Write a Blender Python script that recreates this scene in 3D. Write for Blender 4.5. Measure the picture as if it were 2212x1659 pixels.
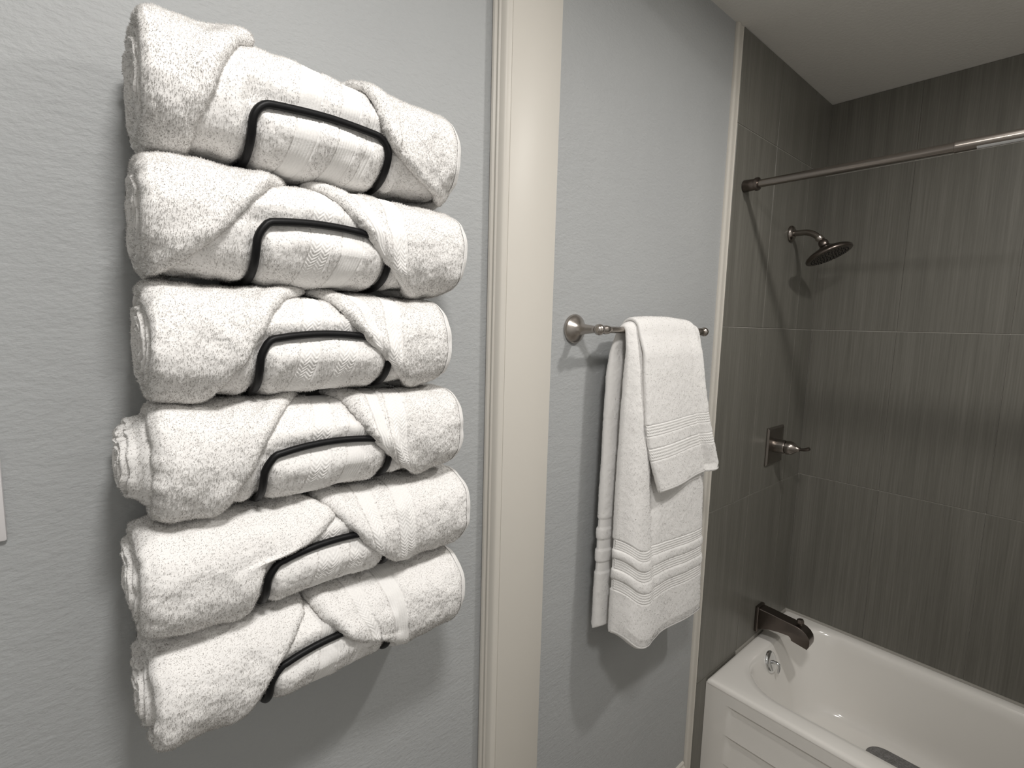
import bpy, bmesh, math, random
import numpy as np
from mathutils import Vector, Matrix

# ------------------------------------------------------------------ scene, camera, light
for o in list(bpy.data.objects):
    bpy.data.objects.remove(o)
SC = bpy.context.scene
COL = SC.collection
PI = math.pi
rng = np.random.default_rng(7)

CAM = Vector((0.0, -0.79, 1.58))
F_PX, YAW, PITCH, ROLL = 1099.887, math.radians(41.36067), math.radians(-6.60746), math.radians(1.50489)
fw = Vector((math.sin(YAW) * math.cos(PITCH), math.cos(YAW) * math.cos(PITCH), math.sin(PITCH)))
rt = Vector((math.cos(YAW), -math.sin(YAW), 0))
up = rt.cross(fw)
rt, up = math.cos(ROLL) * rt + math.sin(ROLL) * up, -math.sin(ROLL) * rt + math.cos(ROLL) * up
cd = bpy.data.cameras.new('camera')
cam = bpy.data.objects.new('camera', cd)
COL.objects.link(cam)
cd.sensor_fit = 'HORIZONTAL'
cd.sensor_width = 36.0
cd.lens = F_PX / 2212 * 36
cd.clip_start = 0.01
M = Matrix((rt, up, -fw)).transposed().to_4x4()
M.translation = CAM
cam.matrix_world = M
SC.camera = cam

SC.view_settings.view_transform = 'Standard'
SC.view_settings.look = 'None'
SC.view_settings.gamma = 1.0
SC.view_settings.use_curve_mapping = False
SC.view_settings.exposure = 0.0

w = bpy.data.worlds.new('world')
SC.world = w
w.use_nodes = True
w.node_tree.nodes['Background'].inputs[0].default_value = (0.02, 0.02, 0.02, 1)
w.node_tree.nodes['Background'].inputs[1].default_value = 1.0


def ceiling_lamp(name, loc, power, size, color):
    ld = bpy.data.lights.new(name, 'AREA')
    ld.shape = 'DISK'
    ld.size = size
    ld.energy = power
    ld.color = color
    o = bpy.data.objects.new(name, ld)
    o.location = loc
    COL.objects.link(o)
    return o


ceiling_lamp('vanity_ceiling_lamp', (0.15, -0.92, 2.455), 16.8, 0.22, (1.0, 0.976, 0.950))
ceiling_lamp('tub_ceiling_lamp', (1.26, -0.91, 2.455), 11.2, 0.10, (1.0, 0.968, 0.930))

CEIL = 2.478

# ------------------------------------------------------------------ materials
def new_mat(name, color, rough=0.5, metal=0.0, spec=0.5, coat=0.0, sheen=0.0):
    m = bpy.data.materials.new(name)
    m.use_nodes = True
    b = m.node_tree.nodes['Principled BSDF']
    b.inputs['Base Color'].default_value = (*color, 1)
    b.inputs['Roughness'].default_value = rough
    b.inputs['Metallic'].default_value = metal
    b.inputs['Specular IOR Level'].default_value = spec
    b.inputs['Coat Weight'].default_value = coat
    b.inputs['Coat Roughness'].default_value = 0.08
    b.inputs['Sheen Weight'].default_value = sheen
    return m


def nd(m, typ, **kw):
    n = m.node_tree.nodes.new(typ)
    for k, v in kw.items():
        if k.startswith('i_'):
            n.inputs[k[2:].replace('_', ' ')].default_value = v
        else:
            setattr(n, k, v)
    return n


def lk(m, a, b):
    m.node_tree.links.new(a, b)


def bump_from(m, sock, strength, dist, prev=None):
    b = nd(m, 'ShaderNodeBump')
    b.inputs['Strength'].default_value = strength
    b.inputs['Distance'].default_value = dist
    lk(m, sock, b.inputs['Height'])
    if prev is not None:
        lk(m, prev, b.inputs['Normal'])
    return b.outputs['Normal']


def noise(m, scale, detail=3.0, rough=0.55, stretch=(1, 1, 1)):
    tc = nd(m, 'ShaderNodeTexCoord')
    mp = nd(m, 'ShaderNodeMapping')
    mp.inputs['Scale'].default_value = stretch
    lk(m, tc.outputs['Object'], mp.inputs['Vector'])
    n = nd(m, 'ShaderNodeTexNoise')
    n.inputs['Scale'].default_value = scale
    n.inputs['Detail'].default_value = detail
    n.inputs['Roughness'].default_value = rough
    lk(m, mp.outputs['Vector'], n.inputs['Vector'])
    return n.outputs['Fac']


def ramp(m, sock, stops):
    r = nd(m, 'ShaderNodeValToRGB')
    e = r.color_ramp.elements
    e[0].position, e[0].color = stops[0][0], (*stops[0][1], 1)
    e[1].position, e[1].color = stops[-1][0], (*stops[-1][1], 1)
    for p, c in stops[1:-1]:
        q = e.new(p)
        q.color = (*c, 1)
    lk(m, sock, r.inputs['Fac'])
    return r.outputs['Color']


def bsdf(m):
    return m.node_tree.nodes['Principled BSDF']


def mat_wall():
    m = new_mat('wall_paint', (0.40, 0.425, 0.425), 0.55, spec=0.35)
    n1 = bump_from(m, noise(m, 95, 3.0, 0.6, (1.0, 1.0, 1.7)), 0.35, 0.004)
    n2 = bump_from(m, noise(m, 28, 2.0, 0.5, (0.7, 1, 1.5)), 0.22, 0.006, n1)
    lk(m, n2, bsdf(m).inputs['Normal'])
    c = ramp(m, noise(m, 3, 2), [(0.3, (0.385, 0.394, 0.396)), (0.7, (0.407, 0.416, 0.416))])
    lk(m, c, bsdf(m).inputs['Base Color'])
    return m


def mat_tile():
    m = new_mat('striated_tile', (0.2, 0.19, 0.17), 0.38, spec=0.35)
    tc = nd(m, 'ShaderNodeTexCoord')
    oi = nd(m, 'ShaderNodeObjectInfo')
    ad = nd(m, 'ShaderNodeVectorMath', operation='ADD')
    sc = nd(m, 'ShaderNodeVectorMath', operation='SCALE')
    cmb = nd(m, 'ShaderNodeCombineXYZ')
    for k in ('X', 'Y', 'Z'):
        lk(m, oi.outputs['Random'], cmb.inputs[k])
    sc.inputs['Scale'].default_value = 7.0
    lk(m, cmb.outputs[0], sc.inputs[0])
    lk(m, tc.outputs['Object'], ad.inputs[0])
    lk(m, sc.outputs[0], ad.inputs[1])

    def sn(scale, st, det):
        mp = nd(m, 'ShaderNodeMapping')
        mp.inputs['Scale'].default_value = st
        lk(m, ad.outputs[0], mp.inputs['Vector'])
        n = nd(m, 'ShaderNodeTexNoise')
        n.inputs['Scale'].default_value = scale
        n.inputs['Detail'].default_value = det
        lk(m, mp.outputs[0], n.inputs['Vector'])
        return n.outputs['Fac']
    a = sn(230, (1, 1, 0.02), 4)
    b = sn(30, (1, 1, 0.03), 2)
    mx = nd(m, 'ShaderNodeMath', operation='MULTIPLY_ADD')
    lk(m, a, mx.inputs[0])
    mx.inputs[1].default_value = 0.6
    ml = nd(m, 'ShaderNodeMath', operation='MULTIPLY')
    lk(m, b, ml.inputs[0])
    ml.inputs[1].default_value = 0.42
    lk(m, ml.outputs[0], mx.inputs[2])
    c = ramp(m, mx.outputs[0], [(0.34, (0.128, 0.123, 0.106)), (0.53, (0.158, 0.152, 0.132)), (0.74, (0.203, 0.195, 0.172))])
    lk(m, c, bsdf(m).inputs['Base Color'])
    lk(m, bump_from(m, a, 0.12, 0.002), bsdf(m).inputs['Normal'])
    return m


def mat_terry(name='terry_cotton', col=(0.80, 0.785, 0.765)):
    m = new_mat(name, col, 0.95, spec=0.1, sheen=0.25)
    bsdf(m).inputs['Sheen Roughness'].default_value = 0.5
    n1 = bump_from(m, noise(m, 380, 2.0, 0.6), 0.30, 0.0016)
    lk(m, n1, bsdf(m).inputs['Normal'])
    return m


def mat_metal(name, col, rough):
    m = new_mat(name, col, rough, metal=1.0)
    n1 = bump_from(m, noise(m, 300, 2.0), 0.03, 0.001)
    lk(m, n1, bsdf(m).inputs['Normal'])
    return m


def mat_paint(name, col, rough, sc=40, st=0.05):
    m = new_mat(name, col, rough, spec=0.4)
    lk(m, bump_from(m, noise(m, sc, 3), st, 0.004), bsdf(m).inputs['Normal'])
    return m


WALL = mat_wall()
TILE = mat_tile()
TERRY = mat_terry()
PILE = new_mat('terry_pile', (0.80, 0.785, 0.765), 0.95, spec=0.05)
_tr = nd(PILE, 'ShaderNodeBsdfTranslucent')
_tr.inputs['Color'].default_value = (0.86, 0.84, 0.815, 1)
_mx = nd(PILE, 'ShaderNodeMixShader')
_mx.inputs['Fac'].default_value = 0.5
lk(PILE, bsdf(PILE).outputs[0], _mx.inputs[1])
lk(PILE, _tr.outputs[0], _mx.inputs[2])
lk(PILE, _mx.outputs[0], PILE.node_tree.nodes['Material Output'].inputs['Surface'])
WOVEN = mat_terry('woven_cotton', (0.80, 0.785, 0.765))
bsdf(WOVEN).inputs['Sheen Weight'].default_value = 0.05
GROUT = mat_paint('grout', (0.50, 0.48, 0.44), 0.9, 200, 0.2)
TRIMW = mat_paint('trim_paint_white', (0.60, 0.57, 0.515), 0.42, 20, 0.05)
bsdf(TRIMW).inputs['Specular IOR Level'].default_value = 0.25
CEILP = mat_paint('ceiling_paint', (0.72, 0.70, 0.66), 0.8, 90, 0.25)
FLOORM = mat_paint('floor_vinyl', (0.36, 0.34, 0.31), 0.45, 15, 0.1)
BACKP = mat_paint('rear_wall_paint', (0.80, 0.80, 0.79), 0.6, 90, 0.25)
BLACK = new_mat('black_powder_coat', (0.005, 0.005, 0.0055), 0.45, spec=0.2)
lk(BLACK, bump_from(BLACK, noise(BLACK, 900, 2), 0.08, 0.001), bsdf(BLACK).inputs['Normal'])
NICKEL = mat_metal('brushed_nickel', (0.46, 0.42, 0.385), 0.27)
MIDNI = mat_metal('satin_nickel', (0.29, 0.262, 0.238), 0.26)
DARKNI = mat_metal('dark_nickel', (0.175, 0.15, 0.135), 0.28)
CHROME = mat_metal('chrome', (0.80, 0.81, 0.82), 0.06)
NOZZLE = new_mat('nozzle_rubber', (0.012, 0.012, 0.012), 0.6)
ENAMEL = new_mat('white_enamel', (0.86, 0.835, 0.79), 0.14, spec=0.5, coat=0.5)
lk(ENAMEL, bump_from(ENAMEL, noise(ENAMEL, 9, 2), 0.04, 0.004), bsdf(ENAMEL).inputs['Normal'])
PLASTIC = mat_paint('white_plastic', (0.70, 0.68, 0.68), 0.35, 60, 0.02)
PAPER = mat_paint('white_label', (0.62, 0.62, 0.62), 0.5, 60, 0.02)
MATG = new_mat('grey_bath_mat', (0.19, 0.185, 0.18), 0.9)
lk(MATG, bump_from(MATG, noise(MATG, 260, 3), 0.5, 0.004), bsdf(MATG).inputs['Normal'])
lk(MATG, ramp(MATG, noise(MATG, 160, 4), [(0.3, (0.13, 0.125, 0.12)), (0.7, (0.26, 0.255, 0.25))]), bsdf(MATG).inputs['Base Color'])

# ------------------------------------------------------------------ object helpers
def tag(o, label=None, cat=None, group=None, kind=None):
    if label:
        o['label'] = label
    if cat:
        o['category'] = cat
    if group:
        o['group'] = group
    if kind:
        o['kind'] = kind
    return o


def empty(name, loc):
    o = bpy.data.objects.new(name, None)
    o.location = loc
    o.empty_display_size = 0.05
    COL.objects.link(o)
    return o


def link(name, me, mat, parent=None):
    o = bpy.data.objects.new(name, me)
    COL.objects.link(o)
    if mat is not None and not me.materials:
        me.materials.append(mat)
    if parent is not None:
        o.parent = parent
        # meshes are built in world coordinates: undo the chain of parents
        p, t = parent, Vector((0, 0, 0))
        while p is not None:
            t += p.location
            p = p.parent
        o.location = -t
    return o


def bm_obj(name, bm, mat, parent=None, smooth=False, angle=None):
    me = bpy.data.meshes.new(name)
    bmesh.ops.recalc_face_normals(bm, faces=bm.faces[:])
    bm.to_mesh(me)
    bm.free()
    if smooth:
        me.polygons.foreach_set('use_smooth', [True] * len(me.polygons))
        if angle:
            me.set_sharp_from_angle(angle=math.radians(angle))
    return link(name, me, mat, parent)


def box_bm(bm, lo, hi, bevel=0.0, seg=2):
    c = [(a + b) / 2 for a, b in zip(lo, hi)]
    s = [abs(b - a) for a, b in zip(lo, hi)]
    r = bmesh.ops.create_cube(bm, size=1.0, matrix=Matrix.Translation(c) @ Matrix.Diagonal((*s, 1)))
    if bevel:
        vs = set(r['verts'])
        es = [e for e in bm.edges if e.verts[0] in vs and e.verts[1] in vs]
        bmesh.ops.bevel(bm, geom=es, offset=bevel, segments=seg, affect='EDGES', profile=0.5)


def box(name, lo, hi, mat, parent=None, bevel=0.0, seg=2):
    bm = bmesh.new()
    box_bm(bm, lo, hi, bevel, seg)
    return bm_obj(name, bm, mat, parent, smooth=bevel > 0, angle=40)


def fast_mesh(name, V, quads=None, tris=None, mat=None, parent=None, normals=None, tri_mat=None):
    me = bpy.data.meshes.new(name)
    V = np.asarray(V, dtype=np.float32).reshape(-1, 3)
    quads = np.zeros((0, 4), np.int32) if quads is None else np.asarray(quads, np.int32)
    tris = np.zeros((0, 3), np.int32) if tris is None else np.asarray(tris, np.int32)
    me.vertices.add(len(V))
    me.vertices.foreach_set('co', V.ravel())
    nl = quads.size + tris.size
    me.loops.add(nl)
    me.loops.foreach_set('vertex_index', np.concatenate([quads.ravel(), tris.ravel()]))
    npoly = len(quads) + len(tris)
    me.polygons.add(npoly)
    starts = np.concatenate([np.arange(len(quads)) * 4, quads.size + np.arange(len(tris)) * 3]).astype(np.int32)
    me.polygons.foreach_set('loop_start', starts)
    me.polygons.foreach_set('use_smooth', np.ones(npoly, bool))
    if tri_mat is not None:
        me.materials.append(mat)
        me.materials.append(tri_mat)
        me.polygons.foreach_set('material_index', np.concatenate([np.zeros(len(quads)), np.ones(len(tris))]).astype(np.int32))
    me.update(calc_edges=True)
    me.validate()
    if normals is not None:
        me.normals_split_custom_set_from_vertices([tuple(n) for n in np.asarray(normals, float)])
    return link(name, me, mat, parent)


def grid_quads(nu, nv, off=0, wrap_v=False):
    a = np.arange(nu * nv).reshape(nu, nv) + off
    if wrap_v:
        a = np.concatenate([a, a[:, :1]], axis=1)
    return np.stack([a[:-1, :-1], a[1:, :-1], a[1:, 1:], a[:-1, 1:]], -1).reshape(-1, 4)


def grid_normals(G, wrap_v=False):
    if wrap_v:
        E = np.concatenate([G[:, -1:], G, G[:, :1]], axis=1)
        dv = (E[:, 2:] - E[:, :-2])
    else:
        dv = np.gradient(G, axis=1)
    du = np.gradient(G, axis=0)
    n = np.cross(du, dv)
    return n / (np.linalg.norm(n, axis=-1, keepdims=True) + 1e-12)


_perm = np.random.default_rng(11).random((64, 64, 64)).astype(np.float32)


def vnoise(P, wavelength, seed=0):
    """smooth value noise, about -1..1"""
    Q = P / wavelength + seed * 7.31
    I = np.floor(Q).astype(int)
    f = Q - I
    f = f * f * (3 - 2 * f)
    r = 0
    for dx in (0, 1):
        for dy in (0, 1):
            for dz in (0, 1):
                wgt = (f[..., 0] if dx else 1 - f[..., 0]) * (f[..., 1] if dy else 1 - f[..., 1]) * (f[..., 2] if dz else 1 - f[..., 2])
                r = r + wgt * _perm[(I[..., 0] + dx) % 64, (I[..., 1] + dy) % 64, (I[..., 2] + dz) % 64]
    return r * 2 - 1


def tufts(G, Nn, n, keep, length=0.0020, width=0.0006, seed=1):
    """pile loops standing on the grid surface: one thin triangle each"""
    r = np.random.default_rng(seed)
    nu, nv = G.shape[:2]
    A = np.linalg.norm(np.cross(G[1:, :-1] - G[:-1, :-1], G[:-1, 1:] - G[:-1, :-1]), axis=-1)
    A = A * keep[:-1, :-1]
    p = (A / A.sum()).ravel()
    k = r.choice(p.size, size=n, p=p)
    i, j = np.unravel_index(k, A.shape)
    a, b = r.random(n)[:, None], r.random(n)[:, None]
    P = (G[i, j] * (1 - a) + G[i + 1, j] * a) * (1 - b) + (G[i, j + 1] * (1 - a) + G[i + 1, j + 1] * a) * b
    N = Nn[i, j]
    rd = r.normal(size=(n, 3))
    rd /= np.linalg.norm(rd, axis=1, keepdims=True)
    t = np.cross(N, rd)
    t /= np.linalg.norm(t, axis=1, keepdims=True) + 1e-9
    L = length * (0.55 + 0.8 * r.random((n, 1)))
    d = N + 0.75 * rd
    d /= np.linalg.norm(d, axis=1, keepdims=True)
    p0, p1, p2 = P - t * width - N * 0.0005, P + t * width - N * 0.0005, P + d * L
    g = np.cross(p1 - p0, p2 - p0)
    s = (np.sum(g * N, axis=1) < 0)[:, None]
    q0, q1 = np.where(s, p1, p0), np.where(s, p0, p1)
    V = np.stack([q0, q1, p2], 1).reshape(-1, 3)
    nn = N + 0.12 * rd
    nn /= np.linalg.norm(nn, axis=1, keepdims=True)
    return V, np.arange(3 * n).reshape(n, 3), np.repeat(nn, 3, axis=0)


def sweep(pts, rad, n=12, closed=False, flat=1.0):
    """tube along a polyline with parallel transport; rad scalar or list; returns bmesh-ready V, quads"""
    P = [Vector(p) for p in pts]
    m = len(P)
    rads = [rad] * m if not hasattr(rad, '__len__') else rad
    T = []
    for i in range(m):
        a, b = P[max(i - 1, 0)], P[min(i + 1, m - 1)]
        T.append((b - a).normalized())
    ref = Vector((0, 0, 1)) if abs(T[0].z) < 0.9 else Vector((1, 0, 0))
    u = T[0].cross(ref).normalized()
    V = []
    for i in range(m):
        u = (u - T[i] * u.dot(T[i])).normalized()
        v = T[i].cross(u)
        for k in range(n):
            a = 2 * PI * k / n
            V.append(P[i] + rads[i] * (math.cos(a) * u + flat * math.sin(a) * v))
    bm = bmesh.new()
    bv = [bm.verts.new(x) for x in V]
    for i in range(m - 1):
        for k in range(n):
            bm.faces.new((bv[i * n + k], bv[i * n + (k + 1) % n], bv[(i + 1) * n + (k + 1) % n], bv[(i + 1) * n + k]))
    bm.faces.new([bv[k] for k in range(n)])
    bm.faces.new([bv[(m - 1) * n + k] for k in range(n)])
    return bm


def lathe(profile, origin, axis, n=32):
    """profile: (distance along axis, radius)"""
    ax = Vector(axis).normalized()
    ref = Vector((0, 0, 1)) if abs(ax.z) < 0.9 else Vector((1, 0, 0))
    u = ax.cross(ref).normalized()
    v = ax.cross(u)
    bm = bmesh.new()
    rings = []
    for d, r in profile:
        c = Vector(origin) + ax * d
        rings.append([bm.verts.new(c + max(r, 1e-5) * (math.cos(2 * PI * k / n) * u + math.sin(2 * PI * k / n) * v)) for k in range(n)])
    for a, b in zip(rings[:-1], rings[1:]):
        for k in range(n):
            bm.faces.new((a[k], a[(k + 1) % n], b[(k + 1) % n], b[k]))
    bm.faces.new(rings[0])
    bm.faces.new(rings[-1])
    return bm


def lathe_obj(name, profile, origin, axis, mat, parent=None, n=32, angle=50):
    return bm_obj(name, lathe(profile, origin, axis, n), mat, parent, smooth=True, angle=angle)


# ------------------------------------------------------------------ room shell
XT, XC = 1.569, 2.340           # where the tiles begin, the far tiled wall
wl = box('wall_left', (-1.25, 0.0, 0.0), (XC + 0.12, 0.12, CEIL), WALL)
tag(wl, kind='structure')
wf = box('wall_far', (XC + 0.008, -1.56, 0.0), (XC + 0.12, 0.0, CEIL), GROUT)
tag(wf, kind='structure')
tag(box('floor', (-1.25, -1.8, -0.05), (XC + 0.12, 0.12, 0.0), FLOORM), kind='structure')
tag(box('ceiling', (-1.35, -1.9, CEIL), (XC + 0.12, 0.12, CEIL + 0.05), CEILP), kind='structure')
tag(box('wall_rear', (-1.25, -1.8, 0.0), (0.62, -1.7, CEIL), BACKP), kind='structure')
tag(box('wall_near', (-1.35, -1.8, 0.0), (-1.25, 0.12, CEIL), BACKP), kind='structure')
tag(box('wall_right', (0.62, -1.62, 0.0), (XC + 0.12, -1.53, CEIL), BACKP), kind='structure')

# doorway in the partition: slim cut-down casing, jamb, far casing
JX0, JX1, JY = 0.640, 0.772, -0.036
part = box('wall_partition', (JX0, -1.53, 0.0), (JX1 - 0.018, -0.84, CEIL), BACKP)
tag(part, kind='structure')
tag(box('wall_lintel', (JX0, -0.84, 2.40), (JX1 - 0.018, -0.0, CEIL), BACKP), kind='structure')
tag(box('trim_1', (JX0 + 0.004, JY, 0.0), (JX1, -0.0005, 2.40), TRIMW, bevel=0.0012), kind='structure')
# moulded edge of the casing: profile in (y, x), extruded upward
prof = [(-0.0005, 0.004), (-0.0005, -0.016), (-0.006, -0.019), (-0.010, -0.018), (-0.0125, -0.014), (-0.0145, -0.0138),
        (-0.0165, -0.0155), (-0.0195, -0.0155), (-0.0215, -0.0125), (-0.0235, -0.0120), (-0.0275, -0.0108), (-0.0315, -0.0085),
        (-0.0335, -0.0060), (-0.0345, -0.001), (-0.0345, 0.004)]
bm = bmesh.new()
lo = [bm.verts.new((JX0 + dx, y, 0.0)) for y, dx in prof]
hi = [bm.verts.new((JX0 + dx, y, 2.40)) for y, dx in prof]
for k in range(len(prof) - 1):
    bm.faces.new((lo[k], lo[k + 1], hi[k + 1], hi[k]))
bm.faces.new(lo)
bm.faces.new(hi)
tag(bm_obj('trim_2', bm, TRIMW, smooth=True, angle=35), kind='structure')
tag(box('trim_3', (JX0, -0.86, 0.0), (JX1, -0.822, 2.40), TRIMW, bevel=0.0015), kind='structure')

# white edge strip where the tiles begin
bm = bmesh.new()
prof = [(1.532, 0.0), (1.532, -0.004), (1.534, -0.0075), (1.538, -0.0095), (1.543, -0.0100), (1.548, -0.0090), (1.550, -0.0066),
        (1.552, -0.0060), (1.566, -0.0060), (1.5675, -0.0085), (1.5688, -0.0085), (1.5690, 0.0)]
lo = [bm.verts.new((x, y, 0.0)) for x, y in prof]
hi = [bm.verts.new((x, y, CEIL - 0.001)) for x, y in prof]
for k in range(len(prof) - 1):
    bm.faces.new((lo[k], lo[k + 1], hi[k + 1], hi[k]))
bm.faces.new(lo)
bm.faces.new(hi)
tag(bm_obj('trim_4', bm, TRIMW, smooth=True, angle=30), kind='structure')

# baseboard of the tub room, on the painted wall
bm = bmesh.new()
prof = [(0.0, 0.0), (-0.013, 0.0), (-0.013, 0.070), (-0.011, 0.080), (-0.007, 0.086), (-0.006, 0.094), (-0.003, 0.098), (0.0, 0.098)]
a = [bm.verts.new((JX1 + 0.02, y, z)) for y, z in prof]
b = [bm.verts.new((1.527, y, z)) for y, z in prof]
for k in range(len(prof) - 1):
    bm.faces.new((a[k], a[k + 1], b[k + 1], b[k]))
bm.faces.new(a)
bm.faces.new(b)
tag(bm_obj('baseboard_left', bm, TRIMW), kind='structure')

# tiles: 30.5 x 61 cm, upright, with recessed light joints
G = 0.0011
rows = [(0.0, 0.3675), (0.3675, 0.980), (0.980, 1.5926), (1.5926, 2.2052), (2.2052, CEIL)]


def tile_mesh(sx, sy, sz):
    bm = bmesh.new()
    box_bm(bm, (-sx / 2, -sy / 2, -sz / 2), (sx / 2, sy / 2, sz / 2), 0.0009, 1)
    bmesh.ops.recalc_face_normals(bm, faces=bm.faces[:])
    me = bpy.data.meshes.new('tile')
    bm.to_mesh(me)
    bm.free()
    me.materials.append(TILE)
    return me


_tm = {}


def add_tile(lo, hi, parent):
    s = tuple(round(b - a, 4) for a, b in zip(lo, hi))
    if s not in _tm:
        _tm[s] = tile_mesh(*s)
    o = bpy.data.objects.new('tile', _tm[s])
    COL.objects.link(o)
    o.parent = parent
    o.location = [(a + b) / 2 for a, b in zip(lo, hi)]
    return o


box('grout', (XT, -0.0072, 0.0), (XC, -0.0002, CEIL - 0.0005), GROUT, wl)
cols = [(XT, 1.860), (1.860, 2.165), (2.165, XC)]
for z0, z1 in rows:
    for x0, x1 in cols:
        if z0 == 0 and x0 > 1.6:
            continue
        add_tile((x0 + G, -0.0095, z0 + G), (x1 - G, -0.0068, z1 - G), wl)
box('grout', (XC + 0.0005, -1.53, 0.0), (XC + 0.0085, -0.0075, CEIL - 0.0005), GROUT, wf)
ys = [-0.0098, -0.297, -0.604, -0.911, -1.218, -1.525]
for z0, z1 in rows[1:]:
    for ya, yb in zip(ys[:-1], ys[1:]):
        add_tile((XC - 0.0018, yb + 0.00035, z0 + G), (XC + 0.001, ya - 0.00035, z1 - G), wf)

# ------------------------------------------------------------------ rolled towels and their rack
NSE = 2.4
SPC = 0.136
XTAB = [0.05, 0.24, 0.50]


def towel_par(i, x):
    ro = np.interp(x, XTAB, [.060, .0605, .054])
    ry = np.interp(x, XTAB, [.072, .070, .066])
    return 1.822 - SPC * i, ro, ry, -(ry + 0.012)


XEX = [.05, .10, .15, .19, .25, .32, .45]
UPX = [[.002, .008, .012, .013, .009, .005, .003]] + [[0] * 7] * 5


def sgnpow(v, e):
    return np.sign(v) * np.abs(v) ** e


def roll_pos(i, x, phi, h, scale=1.0):
    """point on the roll: x along the wall, phi around (0 = front, + = up), h = height over the core"""
    zc, rz, ry, yc = towel_par(i, x)
    c, s = np.cos(phi), np.sin(phi)
    hb = h * np.clip((c + 0.75) / 0.5, 0, 1)
    y = yc - (ry + hb) * scale * sgnpow(c, 2 / NSE)
    z = zc + (rz + hb + np.where(s > 0, np.interp(x, XEX, UPX[i]), 0)) * scale * sgnpow(s, 2 / NSE)
    return np.stack([x + 0 * phi, y, z], -1)


def roll_dir(phi):
    c, s = np.cos(phi), np.sin(phi)
    n = np.stack([0 * c, -sgnpow(c, 1.1), sgnpow(s, 1.1)], -1)
    return n / np.linalg.norm(n, axis=-1, keepdims=True)


PHF = np.concatenate([np.linspace(-1.80, -0.05, 72)[:-1], np.linspace(-0.05, 0.40, 46)[:-1], np.linspace(0.40, 2.0, 66)])
PHB = np.linspace(2.0, 2 * PI - 1.80, 24)[1:-1]
PHI = np.concatenate([PHF, PHB])
FRONT = np.concatenate([np.ones(len(PHF)), np.zeros(len(PHB))])

# edge of the left and right outer wraps, as (x, phi) from top to bottom; traced on each roll
LEDGE = [
    [(.186, 1.5), (.183, 1.1), (.165, .82), (.147, .36), (.135, 0), (.125, -.31), (.117, -.66), (.114, -1.3)],
    [(.226, 1.55), (.214, 1.25), (.202, 1.0), (.175, .43), (.158, .11), (.137, -.14), (.114, -.51), (.091, -.94), (.075, -1.4)],
    [(.246, 1.5), (.210, 1.0), (.188, .54), (.174, .15), (.162, -.05), (.155, -.25), (.143, -.45), (.122, -1.2)],
    [(.234, 1.55), (.208, 1.05), (.189, .61), (.175, .29), (.167, .08), (.160, -.08), (.146, -.40), (.130, -1.1), (.118, -1.5)],
    [(.225, 1.5), (.238, 1.17), (.256, .86), (.261, .62), (.238, .33), (.221, .20), (.200, .14), (.178, .10), (.168, .04), (.161, -.26), (.157, -.95)],
    [(.228, 1.5), (.220, .84), (.209, .60), (.193, .26), (.177, .01), (.162, -.26), (.152, -.60), (.140, -1.1)]]
REDGE = [
    [(.290, 1.5), (.305, 1.0), (.317, .45), (.325, .05), (.335, -.15), (.368, -.5), (.420, -1.0), (.440, -1.4)],
    [(.238, 1.5), (.246, 1.22), (.262, 1.0), (.274, .66), (.284, .34), (.297, .11), (.309, -.03), (.326, -.33), (.340, -.52), (.372, -1.1), (.385, -1.5)],
    [(.246, 1.55), (.258, 1.3), (.266, 1.05), (.271, .67), (.283, .34), (.298, .08), (.320, -.13), (.337, -.4), (.372, -1.1), (.386, -1.5)],
    [(.268, 1.7), (.282, 1.25), (.285, .85), (.293, .47), (.305, .12), (.322, -.1), (.337, -.32), (.376, -.93), (.395, -1.4)],
    [(.240, 1.45), (.247, 1.06), (.260, .71), (.271, .4), (.288, .09), (.310, -.22), (.337, -.62), (.362, -1.1)],
    [(.226, 1.4), (.230, .95), (.238, .59), (.253, .32), (.268, .06), (.288, -.08), (.322, -.26), (.345, -.6), (.356, -1.1)]]
XL_FLAP = [.070, .064, .064, .062, .045, .050]
XL_CORE = [.073, .068, .068, .050, .048, .051]
XR = [.462, .476, .451, .474, .490, .482]
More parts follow.
